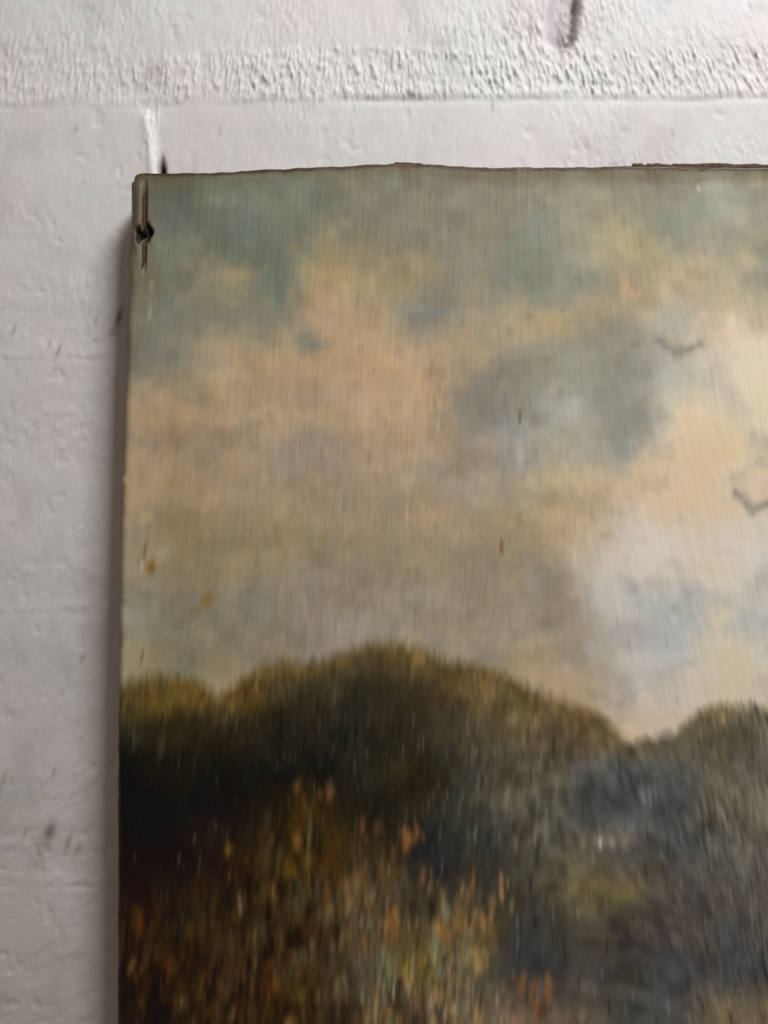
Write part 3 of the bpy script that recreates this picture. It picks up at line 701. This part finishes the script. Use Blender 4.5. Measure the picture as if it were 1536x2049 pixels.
    nl = 0.6 + 0.9 * fbm(Ug, Vg, 20, 50, 76, 3)
    we = nl * np.exp(-np.maximum(A, 0) / 8.0) * np.interp(Vg, [340, 420, 650, 760, 1000, 2049], [.9, .9, .85, .45, .35, .5])
    we = np.maximum(we, 0.55 * sstep(30, 18, A) * sstep(560, 420, Vg))
    we = np.clip(np.maximum(we, 0.8 * sstep(3.5, 1.0, A)), 0, .95)
    col = col * (1 - we[..., None]) + np.array([82, 66, 50.]) * we[..., None]
    ck = np.clip(cre * 1.0 * sstep(360, 400, Vg) * (1 - 0.1), 0, 1)
    col = col * (1 - ck[..., None]) + np.array([72, 44, 20.]) * ck[..., None]
    hk = np.clip(hole * 1.15, 0, .97)[..., None]
    col = col * (1 - hk) + np.array([26, 17, 11.]) * hk
    L = lin(col)
    alb = (L - VEIL_MAP(Ug, Vg)[..., None]) / light_map(Ug, Vg)
    alb = np.maximum(alb, 0.002)
    alb = alb * np.minimum(1, 0.84 / alb.max(-1))[..., None]
    sidec = np.array([0.20, 0.105, 0.055]) * (1 + 0.25 * fbm(Ug, Vg, 30, 30, 81, 2)[..., None])
    ws = (side > 0)[..., None]
    alb = np.where(ws, sidec, alb)
    if TEST_WHITE: alb[:] = 0.5
    P = PW(Ug, Vg, y)
    return grid_mesh('canvas', P, alb, M_paint, painting)
TEST_WHITE = False
TINT = np.array([1.0, 1.0, 1.0])
def VEIL_MAP(U, V):
    return np.full(U.shape, 0.0030)
build_canvas()

# stretcher bars behind the canvas
def box(name, u0, u1, v0, v1, y0, y1, mat, parent, bev=3.0):
    import bmesh
    bm = bmesh.new()
    bmesh.ops.create_cube(bm, size=1)
    for vtx in bm.verts:
        u = u0 if vtx.co.x < 0 else u1
        v = v1 if vtx.co.z < 0 else v0
        y = y0 if vtx.co.y < 0 else y1
        p = PW(np.array(float(u)), np.array(float(v)), y)
        vtx.co = p.reshape(3)
    bmesh.ops.bevel(bm, geom=list(bm.edges), offset=bev * K, segments=2, affect='EDGES')
    me = bpy.data.meshes.new(name); bm.to_mesh(me); bm.free()
    me.materials.append(mat)
    o = bpy.data.objects.new(name, me); scene.collection.objects.link(o); o.parent = parent
    return o
yb0, yb1 = FRONT + 0.0032, WALL_Y - 0.0006
box('stretcher_bar', 256, 470, 352, BOTTOM - 10, yb0, yb1, M_wood, painting)
box('stretcher_bar', RIGHT - 210, RIGHT - 4, 352, BOTTOM - 10, yb0, yb1, M_wood, painting)
box('stretcher_bar', 472, RIGHT - 212, 352, 560, yb0, yb1, M_wood, painting)
box('stretcher_bar', 472, RIGHT - 212, BOTTOM - 220, BOTTOM - 10, yb0, yb1, M_wood, painting)

# bare wood showing above the canvas edge at the right
def ragged_strip(name, us, vtop, vbot, y0, y1, mat, parent):
    us = np.asarray(us, float)
    n = len(us)
    prof = [(vtop, y1), (vtop, y0 + 2 * K), (vtop + 1.5, y0), (vbot, y0), (vbot, y1)]
    P = np.stack([PW(us, np.broadcast_to(pv, us.shape).astype(float), py) for pv, py in prof], 0)
    return grid_mesh(name, P, None, mat, parent)
us = np.arange(1268, RIGHT - 6, 4.0)
vt = 324 + 0.010 * (us - 1268) + 1.5 * vnoise(us, us * 0, 14, 10, 88) + 1.2 * vnoise(us, us * 0, 60, 10, 89) + np.where((us > 1286) & (us < 1294), 4, 0) + np.where((us > 1338) & (us < 1346), 3, 0)
ragged_strip('wooden_edge', us, vt, 342 + 0 * us, FRONT + 0.0002, WALL_Y - 0.001, M_edge, painting)
us = np.arange(788, 846, 3.0)
ragged_strip('wooden_edge', us, 321.5 + ((us - 808) / 26) ** 2 * 1.2 + 0.8 * vnoise(us, us * 0, 9, 10, 90), 333 + 0 * us, FRONT + 0.0006, WALL_Y - 0.001, M_edge, painting)

# rusty tack driven through the turned-over edge, in the split of the canvas
def lump(name, u, v, ru, rv, yc, ry, seed, mat, parent):
    import bmesh
    bm = bmesh.new(); bmesh.ops.create_uvsphere(bm, u_segments=20, v_segments=14, radius=1)
    r = np.random.default_rng(seed)
    for vx in bm.verts:
        n = 1 + 0.12 * math.sin(3.1 * vx.co.x + seed) + 0.1 * math.cos(4.3 * vx.co.z - seed)
        p = PW(np.array(u + vx.co.x * ru * n), np.array(v - vx.co.z * rv * n), yc + vx.co.y * ry).reshape(3)
        vx.co = p
    for f in bm.faces: f.smooth = True
    me = bpy.data.meshes.new(name); bm.to_mesh(me); bm.free(); me.materials.append(mat)
    o = bpy.data.objects.new(name, me); scene.collection.objects.link(o); o.parent = parent
    return o
lump('tack', 291, 462, 5.5, 8, FRONT + 0.0006, 0.0009, 3, M_rust, painting)
def sliver(name, pts, wid, y, mat, parent):
    pts = np.array(pts, float)
    t = np.linspace(0, 1, 24)
    u = np.interp(t, np.linspace(0, 1, len(pts)), pts[:, 0]); v = np.interp(t, np.linspace(0, 1, len(pts)), pts[:, 1])
    w = wid * np.sin(np.pi * np.clip(t, 0.03, 0.97)) ** 0.7
    rows = []
    for i in range(24):
        cs = np.linspace(-1, 1, 7)
        rows.append(PW(u[i] + cs * w[i], np.full(7, v[i]), y + (np.abs(cs) ** 2) * 0.0007))
    return grid_mesh(name, np.stack(rows), None, mat, parent)
sliver('canvas_split', [(290, 384), (287, 415), (284, 452)], 4.0, FRONT - 0.0002, M_linen, painting)
sliver('canvas_split', [(286, 485), (287, 510), (284, 538)], 3.6, FRONT - 0.0002, M_linen, painting)
